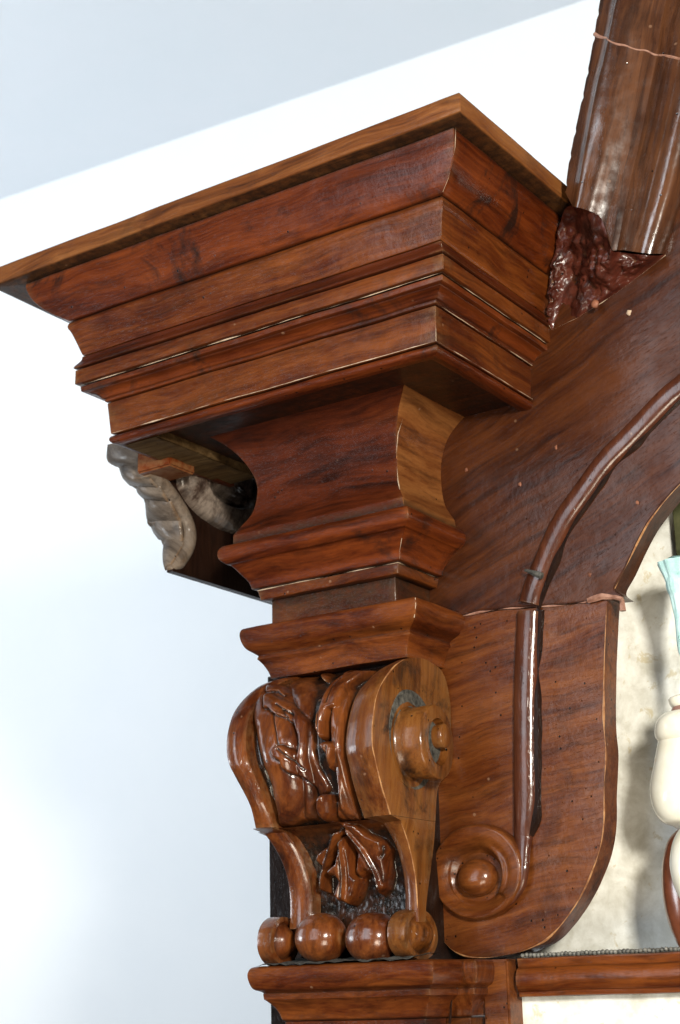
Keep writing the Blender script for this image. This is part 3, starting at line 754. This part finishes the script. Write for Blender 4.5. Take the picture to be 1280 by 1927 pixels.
# small foot scrolls and turned balls
def foot(xa, xb, mat, cy=2.112, cz=.102, r=.034, sy=1.12):
    f = lathe_x('foot_scroll', [(xa, r * .6), (xa + .001, r * .97), (xa + .004, r * 1.0), (xb - .008, r), (xb - .004, r * .985), (xb - .003, r * .80), (xb - .006, r * .72), (xb - .004, r * .62), (xb + .004, r * .46), (xb + .009, r * .25), (xb + .0105, .0005)],
                cy, cz, mat, BR, sy=sy, sz=1.12, n=36)
    return f
foot(-1.338, -1.302, M['walnut_lit'], cy=2.122, sy=1.45)
foot(-1.580, -1.548, M['walnut_carved'], cy=2.108)
lathe_x('foot_eye', [(-1.589, .001), (-1.588, .012), (-1.582, .016), (-1.578, .016)], 2.10, .104, M['dark_body'], BR, n=24)
for u_, rr in ((591, .0405), (689, .0425)):
    c = onY(u_, 1765, 2.085)
    vs = []; fs = []; n1, n2 = 28, 20
    for i in range(n2 + 1):
        la = -math.pi / 2 + math.pi * i / n2
        for j in range(n1):
            lo = j / n1 * 2 * math.pi
            ss = abs(math.cos(la)) ** .82
            vs.append(Vector((c.x + rr * math.copysign(abs(math.sin(la)) ** 1.0, math.sin(la)), c.y + .02 + .040 * ss * math.cos(lo), c.z + .0385 * ss * math.sin(lo))))
    for i in range(n2):
        for j in range(n1):
            a = i * n1 + j; b = i * n1 + (j + 1) % n1; fs.append((a, b, b + n1, a + n1))
    obj('turned_ball', vs, fs, M['walnut_carved'], BR, sharp=80)
# dirt packed on the ledge around the balls
vs = []; fs = []; nx, ny = 60, 10
for i in range(nx + 1):
    for j in range(ny + 1):
        x = -1.575 + .272 * i / nx; y = 2.062 + .10 * j / ny
        vs.append(Vector((x, y, .0660 + .010 * (j / ny) + .004 * noise.noise(Vector((x * 60, y * 60, 1))))))
for i in range(nx):
    for j in range(ny):
        a = i * (ny + 1) + j; fs.append((a, a + 1, a + ny + 2, a + ny + 1))
obj('ledge_grime', vs, fs, M['grime_shade'], BR)
# back block of the bracket
bm = box_bm(-1.550, -1.330, 2.148, 2.30, .05, .53); bevel_obj('bracket_core', bm, M['dark_body'], BR, wobble=0)

# carved relief between the volutes
def seg_dist(px, pz, poly, closed=True):
    """signed distance (positive inside) of points to a polygon"""
    P = np.array(poly); n = len(P); d = np.full(px.shape, 1e9); inside = np.zeros(px.shape, bool)
    rng = range(n if closed else n - 1)
    for i in rng:
        a = P[i]; b = P[(i + 1) % n]; ab = b - a; L = (ab ** 2).sum() + 1e-12
        t = np.clip(((px - a[0]) * ab[0] + (pz - a[1]) * ab[1]) / L, 0, 1)
        d = np.minimum(d, np.hypot(px - (a[0] + t * ab[0]), pz - (a[1] + t * ab[1])))
        if closed:
            c = ((a[1] > pz) != (b[1] > pz)) & (px < (b[0] - a[0]) * (pz - a[1]) / (b[1] - a[1] + 1e-12) + a[0])
            inside ^= c
    return np.where(inside, d, -d) if closed else d
def gY(pts, dy):
    """pixel outline -> (x, z) on the carved front"""
    out = []
    for u, v in pts:
        Y = 2.03
        for _ in range(5):
            p = onY(u, v, Y); Y = yfront(min(.53, max(.12, p.z))) + dy
        out.append((p.x, p.z))
    return out
LEAF_A = [(497,1308),(507,1303),(520,1312),(535,1320),(550,1333),(562,1350),(570,1362),(573,1380),(572,1400),(576,1425),(583,1445),(594,1462),(602,1478),(600,1488),(590,1495),(583,1497),(577,1482),(566,1467),(555,1460),(540,1455),(530,1445),(527,1433),(515,1427),(510,1415),(516,1405),(528,1402),(540,1408),(550,1416),(553,1400),(550,1380),(543,1362),(533,1350),(520,1346),(510,1338),(505,1332),(497,1333)]
HOOK = [(500,1290),(505,1284),(518,1284),(528,1290),(531,1302),(527,1308),(520,1300),(508,1300),(500,1302)]
LEAF_B = [(670,1258),(692,1258),(672,1274),(650,1288),(640,1310),(630,1330),(614,1336),(606,1355),(603,1385),(594,1393),(585,1372),(587,1345),(596,1322),(604,1302),(618,1285),(640,1268)]
ACORN = [(592,1396),(605,1391),(622,1394),(627,1408),(623,1435),(614,1452),(607,1440),(604,1418),(595,1408)]
DROP = [(592,1500),(600,1491),(612,1492),(620,1508),(621,1532),(617,1546),(606,1549),(596,1538),(591,1520)]
WEDGE = [(585,1259),(611,1255),(608,1268),(598,1281),(590,1272)]
LE = [(620,1551),(633,1582),(623,1607),(605,1638),(607,1680),(597,1679),(590,1654),(597,1630),(586,1618),(590,1604),(610,1589),(618,1569)]
LF = [(627,1551),(640,1565),(657,1602),(664,1643),(677,1656),(672,1675),(667,1690),(654,1704),(635,1697),(627,1685),(636,1659),(630,1651),(614,1648),(614,1636),(630,1622),(633,1594)]
LG = [(623,1545),(664,1551),(684,1567),(711,1579),(726,1597),(723,1620),(727,1646),(722,1674),(708,1686),(699,1674),(700,1651),(685,1641),(675,1656),(664,1641),(667,1607),(655,1585)]
def dome(sd, w, h):
    t = np.clip(sd / (w * 2.2), 0, 1); return h * np.sqrt(np.clip(1 - (1 - t) ** 2, 0, 1))
GR = [None]
def relief(name, x0, x1, z0, z1, dy, build, step=.0011, mat=None, parent=None):
    nx = int((x1 - x0) / step); nz = int((z1 - z0) / step)
    gx, gz = np.meshgrid(np.linspace(x0, x1, nx), np.linspace(z0, z1, nz))
    GR[0] = np.zeros(gx.shape); h = build(gx, gz)
    # soften a little so the carving has rounded shoulders
    for _ in range(2):
        hp = np.pad(h, 1, mode='edge')
        h = (hp[1:-1, 1:-1] * 4 + hp[:-2, 1:-1] + hp[2:, 1:-1] + hp[1:-1, :-2] + hp[1:-1, 2:]) / 8
    yf = np.array([yfront(z) + dy for z in np.linspace(z0, z1, nz)])
    for _ in range(3): yf[1:-1] = (yf[:-2] + yf[1:-1] * 2 + yf[2:]) / 4
    vs = [Vector((gx[i, j], yf[i] - h[i, j], gz[i, j])) for i in range(nz) for j in range(nx)]
    fs = [(i * nx + j, i * nx + j + 1, (i + 1) * nx + j + 1, (i + 1) * nx + j) for i in range(nz - 1) for j in range(nx - 1)]
    o = obj(name, vs, fs, mat or M['walnut_carved'], parent or BR, sharp=180, wobble=.6)
    at_ = o.data.attributes.new('grime_shade', 'FLOAT', 'POINT')
    at_.data.foreach_set('value', np.clip(np.maximum(np.exp(-np.maximum(h, 0) / .006) * 1.15, GR[0]), 0, 1).astype(np.float32).ravel())  # low ground and leaf edges darkened like occlusion, painted shade with grime
    return o
def smooth_noise(gx, gz, sc, sd=0.0):
    a = np.zeros(gx.shape)
    for i in range(gx.shape[0]):
        for j in range(gx.shape[1]): a[i, j] = noise.noise(Vector((gx[i, j] * sc[0], sd, gz[i, j] * sc[1])))
    return a
DU = .036
def upper_build(gx, gz):
    P = lambda L: gY(L, .002)
    rect_x0, rect_x1 = -1.5525, -1.356
    h = np.zeros(gx.shape)
    # cushions
    cl = gY([(494,1274),(520,1268),(545,1276),(560,1295),(567,1330),(571,1389),(575,1440),(584,1490),(583,1545),(560,1556),(534,1556),(531,1530),(520,1479),(503,1434),(492,1380),(490,1320)], DU)
    cr = gY([(662,1262),(688,1256),(672,1300),(663,1345),(660,1400),(668,1470),(684,1545),(644,1545),(643,1480),(636,1420),(630,1360),(638,1310),(648,1285)], DU)
    h = np.maximum(h, dome(seg_dist(gx, gz, cl), .0115, .031))
    h = np.maximum(h, dome(seg_dist(gx, gz, cr), .016, .031) + np.where(seg_dist(gx, gz, cr) > 0, .0022 * np.sin(gx * 420), 0))
    bk = gY([(556,1268),(606,1262),(600,1300),(592,1345),(588,1400),(598,1480),(604,1545),(580,1545),(576,1480),(566,1400),(560,1330)], DU)
    h = np.maximum(h, dome(seg_dist(gx, gz, bk), .008, .017))
    for L, w, hh in ((LEAF_A, .0022, .0095), (HOOK, .002, .0085)):
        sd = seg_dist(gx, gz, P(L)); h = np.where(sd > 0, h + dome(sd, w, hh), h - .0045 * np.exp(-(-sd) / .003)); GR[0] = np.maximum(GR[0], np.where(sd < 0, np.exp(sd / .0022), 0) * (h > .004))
    for L, w, hh in ((LEAF_B, .004, .034), (ACORN, .004, .034), (DROP, .005, .042), (WEDGE, .003, .026)):
        sd = seg_dist(gx, gz, P(L)); h = np.maximum(h, dome(sd, w, hh))
    # leaf vein cuts
    for L in ([(520,1325),(545,1345)], [(525,1410),(545,1430),(562,1447)], [(530,1335),(536,1350)], [(608,1300),(596,1340),(594,1375)], [(612,1405),(613,1440)], [(655,1290),(648,1340),(646,1400),(656,1470),(664,1540)], [(672,1290),(664,1350),(663,1410),(672,1480),(680,1540)], [(510,1340),(516,1380),(520,1405)], [(640,1275),(625,1290),(612,1320)]):
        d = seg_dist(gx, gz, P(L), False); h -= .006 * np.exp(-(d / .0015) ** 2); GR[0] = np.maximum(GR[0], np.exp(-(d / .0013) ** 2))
    # edge bead beside the left volute and hollow beside it
    eb = gY([(497,1285),(489,1330),(488,1385),(497,1434),(511,1480),(523,1530),(528,1558)], DU); d = seg_dist(gx, gz, eb, False); h = np.maximum(h, .0) - .004 * np.exp(-(d / .003) ** 2)
    h += .0010 * smooth_noise(gx, gz, (50, 22)) + .0004 * smooth_noise(gx, gz, (170, 60), 5.0)
    return h
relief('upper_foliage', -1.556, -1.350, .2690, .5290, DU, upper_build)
DL = .036
def lower_build(gx, gz):
    P = lambda L: gY(L, .008)
    h = np.zeros(gx.shape)
    for L, w, hh in ((LE, .0030, .025), (LG, .0035, .028), (LF, .0030, .035)):
        sd = seg_dist(gx, gz, P(L)); h = np.maximum(h, dome(sd, w, hh))
    for L, a in (([(625,1555),(618,1600),(603,1640),(600,1672)], .004), ([(636,1570),(645,1610),(650,1650),(648,1690)], .005), ([(650,1565),(680,1600),(704,1640),(712,1672)], .005)):
        d = seg_dist(gx, gz, P(L), False); h += np.where(h > .005, 1.3 * a * np.exp(-(d / .0022) ** 2) - .003 * np.exp(-((d - .006) / .003) ** 2), 0)
    for L in ([(716,1592),(718,1604),(714,1612)], [(638,1585),(642,1605)], [(654,1590),(664,1620)]):
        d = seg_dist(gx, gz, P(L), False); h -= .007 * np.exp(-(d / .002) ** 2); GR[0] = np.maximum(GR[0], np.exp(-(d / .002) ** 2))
    # stalk ledge under the cushions
    h += .010 * np.exp(-((gz - .275) / .010) ** 2)
    h += .0010 * smooth_noise(gx, gz, (50, 45), 2.0) + .0007 * smooth_noise(gx, gz, (160, 120), 7.0)
    return h
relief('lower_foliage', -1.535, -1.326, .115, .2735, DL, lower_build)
# underside of the upper carving, closing the step
vs = [Vector((a, b, c_)) for c_ in (.2718, .2735) for a, b in ((-1.555, 2.082), (-1.31, 2.082), (-1.31, 2.14), (-1.555, 2.14))]
obj('step_underside', vs, [(0, 1, 2, 3), (7, 6, 5, 4), (0, 4, 5, 1), (1, 5, 6, 2), (2, 6, 7, 3), (3, 7, 4, 0)], M['walnut_carved'], BR)

# ---- base mouldings below the bracket
def sweep_box(name, x0, x1, y0, yend, prof, mat, parent, seed=0, label=None):
    """prof: (d, z, flag) round left, front, right of the box x0..x1, front y0"""
    global XL, XR, YF
    sv = (XL, XR, YF); XL, XR, YF = x0, x1, y0
    o = sweep(name, [(d, d, d, z, fl) for d, z, fl in prof], mat, parent, yend=yend, seed=seed, label=label)
    XL, XR, YF = sv; return o
BASE = empty('base_moulding', (0, 0, 0), ALT); BASE.location = (0, 0, .9)
pa = [(.010, .0650, k), (.030, .0635, s), (.0365, .0560, s), (.0370, .0450, s), (.032, .0310, s), (.022, .0255, k), (.0195, .0235, k), (.0205, .0225, k), (.0195, .0140, k), (.017, .0125, s), (.009, .004, s), (.003, -.006, s), (.000, -.0155, k), (-.003, -.018, k)]
sweep_box('torus', -1.5530, -1.2885, 2.0970, 2.16, pa, M['walnut'], BASE, seed=1.7)
pb = [(-.003, -.0185, k), (-.004, -.019, k), (-.004, -.25, k), (-.02, -.26, k)]
sweep_box('shaft', -1.5530, -1.2885, 2.0970, 2.16, pb, M['walnut_cyma'], BASE, seed=2.7)
sweep_box('return_moulding', -1.40, -1.2570, 2.1750, 2.23, [(a * .8, z, f) for a, z, f in pa], M['walnut_carved'], BASE, seed=5.2)
sweep_box('return_shaft', -1.40, -1.2570, 2.1750, 2.23, pb, M['walnut_lower_board'], BASE, seed=6.2)
strip_line('grime_seam', [onY(862, 1808, 2.155), onY(862, 1850, 2.155), onY(850, 1880, 2.155), onY(846, 1926, 2.155)], .003, M['dark_body'], BASE, .3, 71)
# cut mark in the torus (butt joint near the corner)
post = bevel_obj('post', box_bm(onY(908, 1850, 2.20).x, onY(956, 1850, 2.20).x, 2.200, 2.26, -.35, .064), M['walnut_lower_board'], ALT, bev=.003)
bevel_obj('dark_joint', box_bm(onY(952, 1850, 2.23).x, onY(972, 1850, 2.23).x, 2.232, 2.30, -.35, .066), M['dark_body'], ALT, bev=0)

# ledge moulding, beads, niche panels
xa = onY(968, 1830, 2.205).x; xb = onY(1420, 1830, 2.205).x
def ext_x(name, prof, x0, x1, mat, parent, seed=0, step=.02):
    pr_ = build_profile([(0, d, 0, z, f) for d, z, f in prof]); n = len(pr_); m = max(2, int((x1 - x0) / step)); vs = []; fs = []; uv = []; cum = [0]
    for a, b in zip(pr_, pr_[1:]): cum.append(cum[-1] + math.hypot(a[1] - b[1], a[3] - b[3]))
    for c in range(m + 1):
        for p in pr_: vs.append(Vector((x0 + (x1 - x0) * c / m, YB - p[1], p[3])))
    for c in range(m):
        for i in range(n - 1):
            a = c * n + i; fs.append((a, a + 1, a + n + 1, a + n)); u0 = seed + (x1 - x0) * c / m; u1 = seed + (x1 - x0) * (c + 1) / m
            uv.append(((u0, cum[i]), (u0, cum[i + 1]), (u1, cum[i + 1]), (u1, cum[i])))
    for c in (0, m):
        fs.append([c * n + i for i in range(n)]); uv.append([(vs[c * n + i].y, vs[c * n + i].z) for i in range(n)])
    return obj(name, vs, fs, mat, parent, uvs=uv)
ledge = ext_x('ledge_moulding', [(-.10, .0655, k), (.008, .0655, k), (.0135, .0640, k), (.012, .0540, s), (.011, .0515, k), (.017, .0480, s), (.0215, .0385, s), (.021, .027, s), (.0150, .0180, k), (.0125, .0168, k), (.0125, .0095, k), (-.03, .008, k)], xa, xb, M['walnut'], ALT, seed=3.3)
NY = 2.375
bevel_obj('niche_panel', box_bm(onY(1000, 1400, NY).x - .15, -.55, NY, NY + .02, .0655, 1.05), M['cream_panel'], ALT, bev=0, wobble=.5)
bevel_obj('lower_panel', box_bm(onY(972, 1900, YB + .012).x, -.55, YB + .012, YB + .03, -.4, .0085), M['cream_panel'], ALT, bev=0, wobble=.5)
bevel_obj('niche_frame', box_bm(onY(1269, 1000, NY - .02).x, onY(1300, 1000, NY - .02).x, NY - .02, NY - .001, .45, 1.05), M['olive'], ALT, bev=.001)
bt = empty('bead_trim', (0, 0, 0), ALT); bt.location = (0, 0, .96)
# string of small beads is surface pattern of one strip
bm = bmesh.new()
x = onY(985, 1795, YB + .004).x
i = 0
while x < xb:
    mtx = Matrix.Translation((x, YB + .001 + .0008 * math.sin(i * 2.1), .0690 + .0006 * math.sin(i * 1.3))) @ Matrix.Diagonal((.0035, .0032, .0036, 1))
    bmesh.ops.create_icosphere(bm, subdivisions=2, radius=1, matrix=mtx); x += .0067; i += 1
box_bm(onY(985, 1795, YB + .004).x, xb, YB + .0025, YB + .012, .0655, .0715, bm=bm)
COLB = bevel_obj('bead_string', bm, M['lead_bead'], bt, bev=0, wobble=.5, sharp=80)

# ---- body behind the column and the left wing bracket
xbdy = onY(507, 1650, 2.30).x
bevel_obj('side_panel', box_bm(xbdy, -1.30, 2.30, 2.50, -.6, .58), M['dark_body'], ALT, bev=.001)
WG = empty('wing_bracket', (0, 0, 0), ALT); WG.location = (0, 0, 1.7)
XW = -1.80
rim_px = [(283, 884), (300, 896), (318, 918), (335, 942), (350, 968), (360, 995), (359, 1022), (350, 1042), (337, 1060), (326, 1071)]
rim = [onX(u, v, XW) for u, v in catmull(rim_px, 6)]
# side plate (faces right), from the rim back
bm = bmesh.new()
zb = rim[-1].z - .004
out = [(p.y, p.z) for p in rim] + [(rim[-1].y, zb), (2.55, zb), (2.55, 1.02), (2.26, 1.02), (2.26, .934), (rim[0].y - .003, .934)]
f = bm.faces.new([bm.verts.new((XW, a, b)) for a, b in out])
r = bmesh.ops.extrude_face_region(bm, geom=[f])
for v in r['geom']:
    if isinstance(v, bmesh.types.BMVert): v.co.x = XW - .014
bmesh.ops.recalc_face_normals(bm, faces=bm.faces); bmesh.ops.triangulate(bm, faces=[f for f in bm.faces if len(f.verts) > 6])
bevel_obj('side_plate', bm, M['dark_body'], WG, bev=0)
bm = box_bm(XW - .005, XL + .02, 2.42, 2.55, zb + .006, 1.02); bevel_obj('back_block', bm, M['dark_body'], WG, bev=.001)
# thick rounded rim
vs = []; fs = []; n = 12
for i, p in enumerate(rim):
    t = (rim[min(i + 1, len(rim) - 1)] - rim[max(i - 1, 0)]).normalized(); a = t.cross(Vector((1, 0, 0))).normalized()
    rr = (.0125 + .003 * i / len(rim)) * min(1, .35 + .65 * (len(rim) - 1 - i) / 7)
    for q in range(n):
        an = q / n * 2 * math.pi; vs.append(p + Vector((-.008, 0, 0)) + a * math.sin(an) * rr + Vector((1, 0, 0)) * math.cos(an) * rr * 1.15)
for i in range(len(rim) - 1):
    for q in range(n):
        a = i * n + q; b = i * n + (q + 1) % n; fs.append((a, b, b + n, a + n))
fs.append(list(range(n))); fs.append(list(range((len(rim) - 1) * n, len(rim) * n)))
obj('rim', vs, fs, M['grey_carved'], WG, sharp=70)
# fluted lobed leaf spreading left of the rim
outer_px = [(213, 838), (211, 862), (222, 868), (233, 874), (240, 893), (248, 904), (267, 912), (268, 921), (277, 932), (284, 945), (285, 960), (284, 981), (293, 984), (298, 998), (311, 1017), (320, 1020), (319, 1045), (318, 1066)]
inner_px = [(284, 840), (288, 856), (293, 872), (295, 888), (292, 897), (300, 905), (306, 912), (312, 921), (319, 931), (326, 942), (333, 953), (340, 968), (346, 982), (350, 1000), (350, 1016), (346, 1034), (338, 1050), (326, 1068)]
NI = 130; NJ = 16; vs = []; fs = []
op = [np.array(p, float) for p in outer_px]; ip = [np.array(p, float) for p in inner_px]
for i in range(NI + 1):
    t = i / NI * (len(op) - 1); a = min(int(t), len(op) - 2); f = t - a
    o2 = op[a] * (1 - f) + op[a + 1] * f; i2 = ip[a] * (1 - f) + ip[a + 1] * f
    Pi = onX(i2[0], i2[1], XW - .006)
    for j in range(NJ + 1):
        g = j / NJ; Po = onY(o2[0], o2[1], Pi.y + .012)
        p = Pi.lerp(Po, g)
        ph = t * 2 * math.pi / 2.9 + g * 1.6
        fl = abs(math.sin(ph / 2)) ** .7
        p = p + Vector((0, -1, -.25)) * (.019 * fl * math.sin(math.pi * min(1, g * .8 + .15)) - .004)
        vs.append(p)
for i in range(NI):
    for j in range(NJ):
        a = i * (NJ + 1) + j; fs.append((a, a + 1, a + NJ + 2, a + NJ + 1))
lf = obj('fluted_leaf', vs, fs, M['grey_carved'], WG, sharp=50)
sm_ = lf.modifiers.new('thick', 'SOLIDIFY'); sm_.thickness = .012; sm_.offset = 1
# short moulding block above the rim
y0 = rim[0].y - .018
bm = box_bm(onY(257, 885, y0).x, onY(320, 872, y0).x, y0, y0 + .07, onY(262, 890, y0).z, .972); bevel_obj('abutment_block', bm, M['walnut_cyma'], WG, bev=.003)
# big polished drum on its side with a swirl
c = onX(432, 925, XW + .01)
def drum():
    vs = []; fs = []; nr, na = 60, 96; R_ = .150
    for i in range(nr + 1):
        r = i / nr
        for j in range(na):
            th = j / na * 2 * math.pi
            sw = math.sin(th * 1.0 + r * 9.0)
            x = XW + .034 * math.sqrt(max(0, 1 - r ** 3.2)) - .014 * math.exp(-((sw - .85) / .35) ** 2) * math.sin(math.pi * min(1, r * 1.1))
            pp = Vector((x, c.y + R_ * 1.0 * r * math.cos(th), c.z + R_ * .52 * r * math.sin(th)))
            pp.x += .006 * noise.noise(pp * 22) + .003 * noise.noise(pp * 60)
            vs.append(pp)
    for i in range(nr):
        for j in range(na):
            a = i * na + j; b = i * na + (j + 1) % na; fs.append((a, b, b + na, a + na))
    obj('drum', vs, fs, M['dark_polished'], WG, sharp=80)
drum()

# ------------------------------------------------------------------ statuette in the niche
ac = onY(1322, 1600, 2.262)
ST = empty('statuette', (ac.x, ac.y, .0655))
tag(ST, 'glossy cream and brown turned figure draped in turquoise, standing in the niche', 'statuette')
def lathe_z(name, px, mat, parent, cx, cy, n=56, squash=1.0, flute=0, fa=0.0, label=None, u_axis=None):
    """px: (u, v) silhouette pixels on the left side; radius measured from the axis"""
    pr_ = []
    for u, v in px:
        p = onY(u, v, cy); pr_.append((math.hypot((cx - p.x) * .83, 0) , p.z))
    prs = catmull(pr_, 6); vs = []; fs = []
    for r, z in prs:
        for q in range(n):
            a = q / n * 2 * math.pi; rr = max(.0005, r) * (1 + fa * abs(math.sin(a * flute / 2)) if flute else 1)
            vs.append(Vector((cx + rr * math.cos(a), cy + rr * squash * math.sin(a), z)))
    for i in range(len(prs) - 1):
        for q in range(n):
            a = i * n + q; b = i * n + (q + 1) % n; fs.append((a, b, b + n, a + n))
    fs.append(list(range(n))); fs.append(list(range((len(prs) - 1) * n, len(prs) * n)))
    return obj(name, vs, fs, mat, parent, sharp=60, wobble=1, label=label)
cx, cy = ac.x, ac.y
lathe_z('foot', [(1275, 1795), (1262, 1770), (1246, 1735), (1237, 1690), (1235, 1650), (1240, 1610), (1252, 1580), (1280, 1555)], M['brown_stone'], ST, cx, cy, squash=.8)
lathe_z('swag', [(1300, 1725), (1275, 1700), (1258, 1668), (1250, 1630), (1256, 1592), (1270, 1565), (1290, 1545)], M['cream_stone'], ST, cx + .022, cy - .030, squash=.8)
lathe_z('belly', [(1285, 1572), (1262, 1558), (1238, 1550), (1220, 1530), (1211, 1500), (1213, 1470), (1221, 1435), (1228, 1405), (1232, 1388), (1240, 1380)], M['cream_stone'], ST, cx, cy, squash=.8)
lathe_z('collar_ring', [(1248, 1408), (1232, 1402), (1223, 1388), (1226, 1366), (1240, 1350), (1262, 1343)], M['cream_stone'], ST, cx, cy, squash=.85)
lathe_z('rose_band', [(1256, 1350), (1258, 1342), (1262, 1334), (1268, 1330)], M['rose_stone'], ST, cx, cy, squash=.85)
lathe_z('collar_top', [(1262, 1336), (1256, 1330), (1253, 1320), (1264, 1314), (1285, 1306)], M['cream_stone'], ST, cx, cy, squash=.85)
lathe_z('torso', [(1300, 1318), (1298, 1260), (1296, 1200), (1300, 1100), (1312, 1050)], M['turquoise'], ST, cx, cy, squash=.85, flute=9, fa=.15)
lathe_z('drapery', [(1300, 1262), (1284, 1245), (1276, 1228), (1272, 1205), (1270, 1175), (1267, 1150), (1262, 1128), (1253, 1108), (1252, 1082), (1257, 1064), (1272, 1054), (1290, 1046)], M['turquoise'], ST, cx, cy, squash=.9, flute=18, fa=.09)
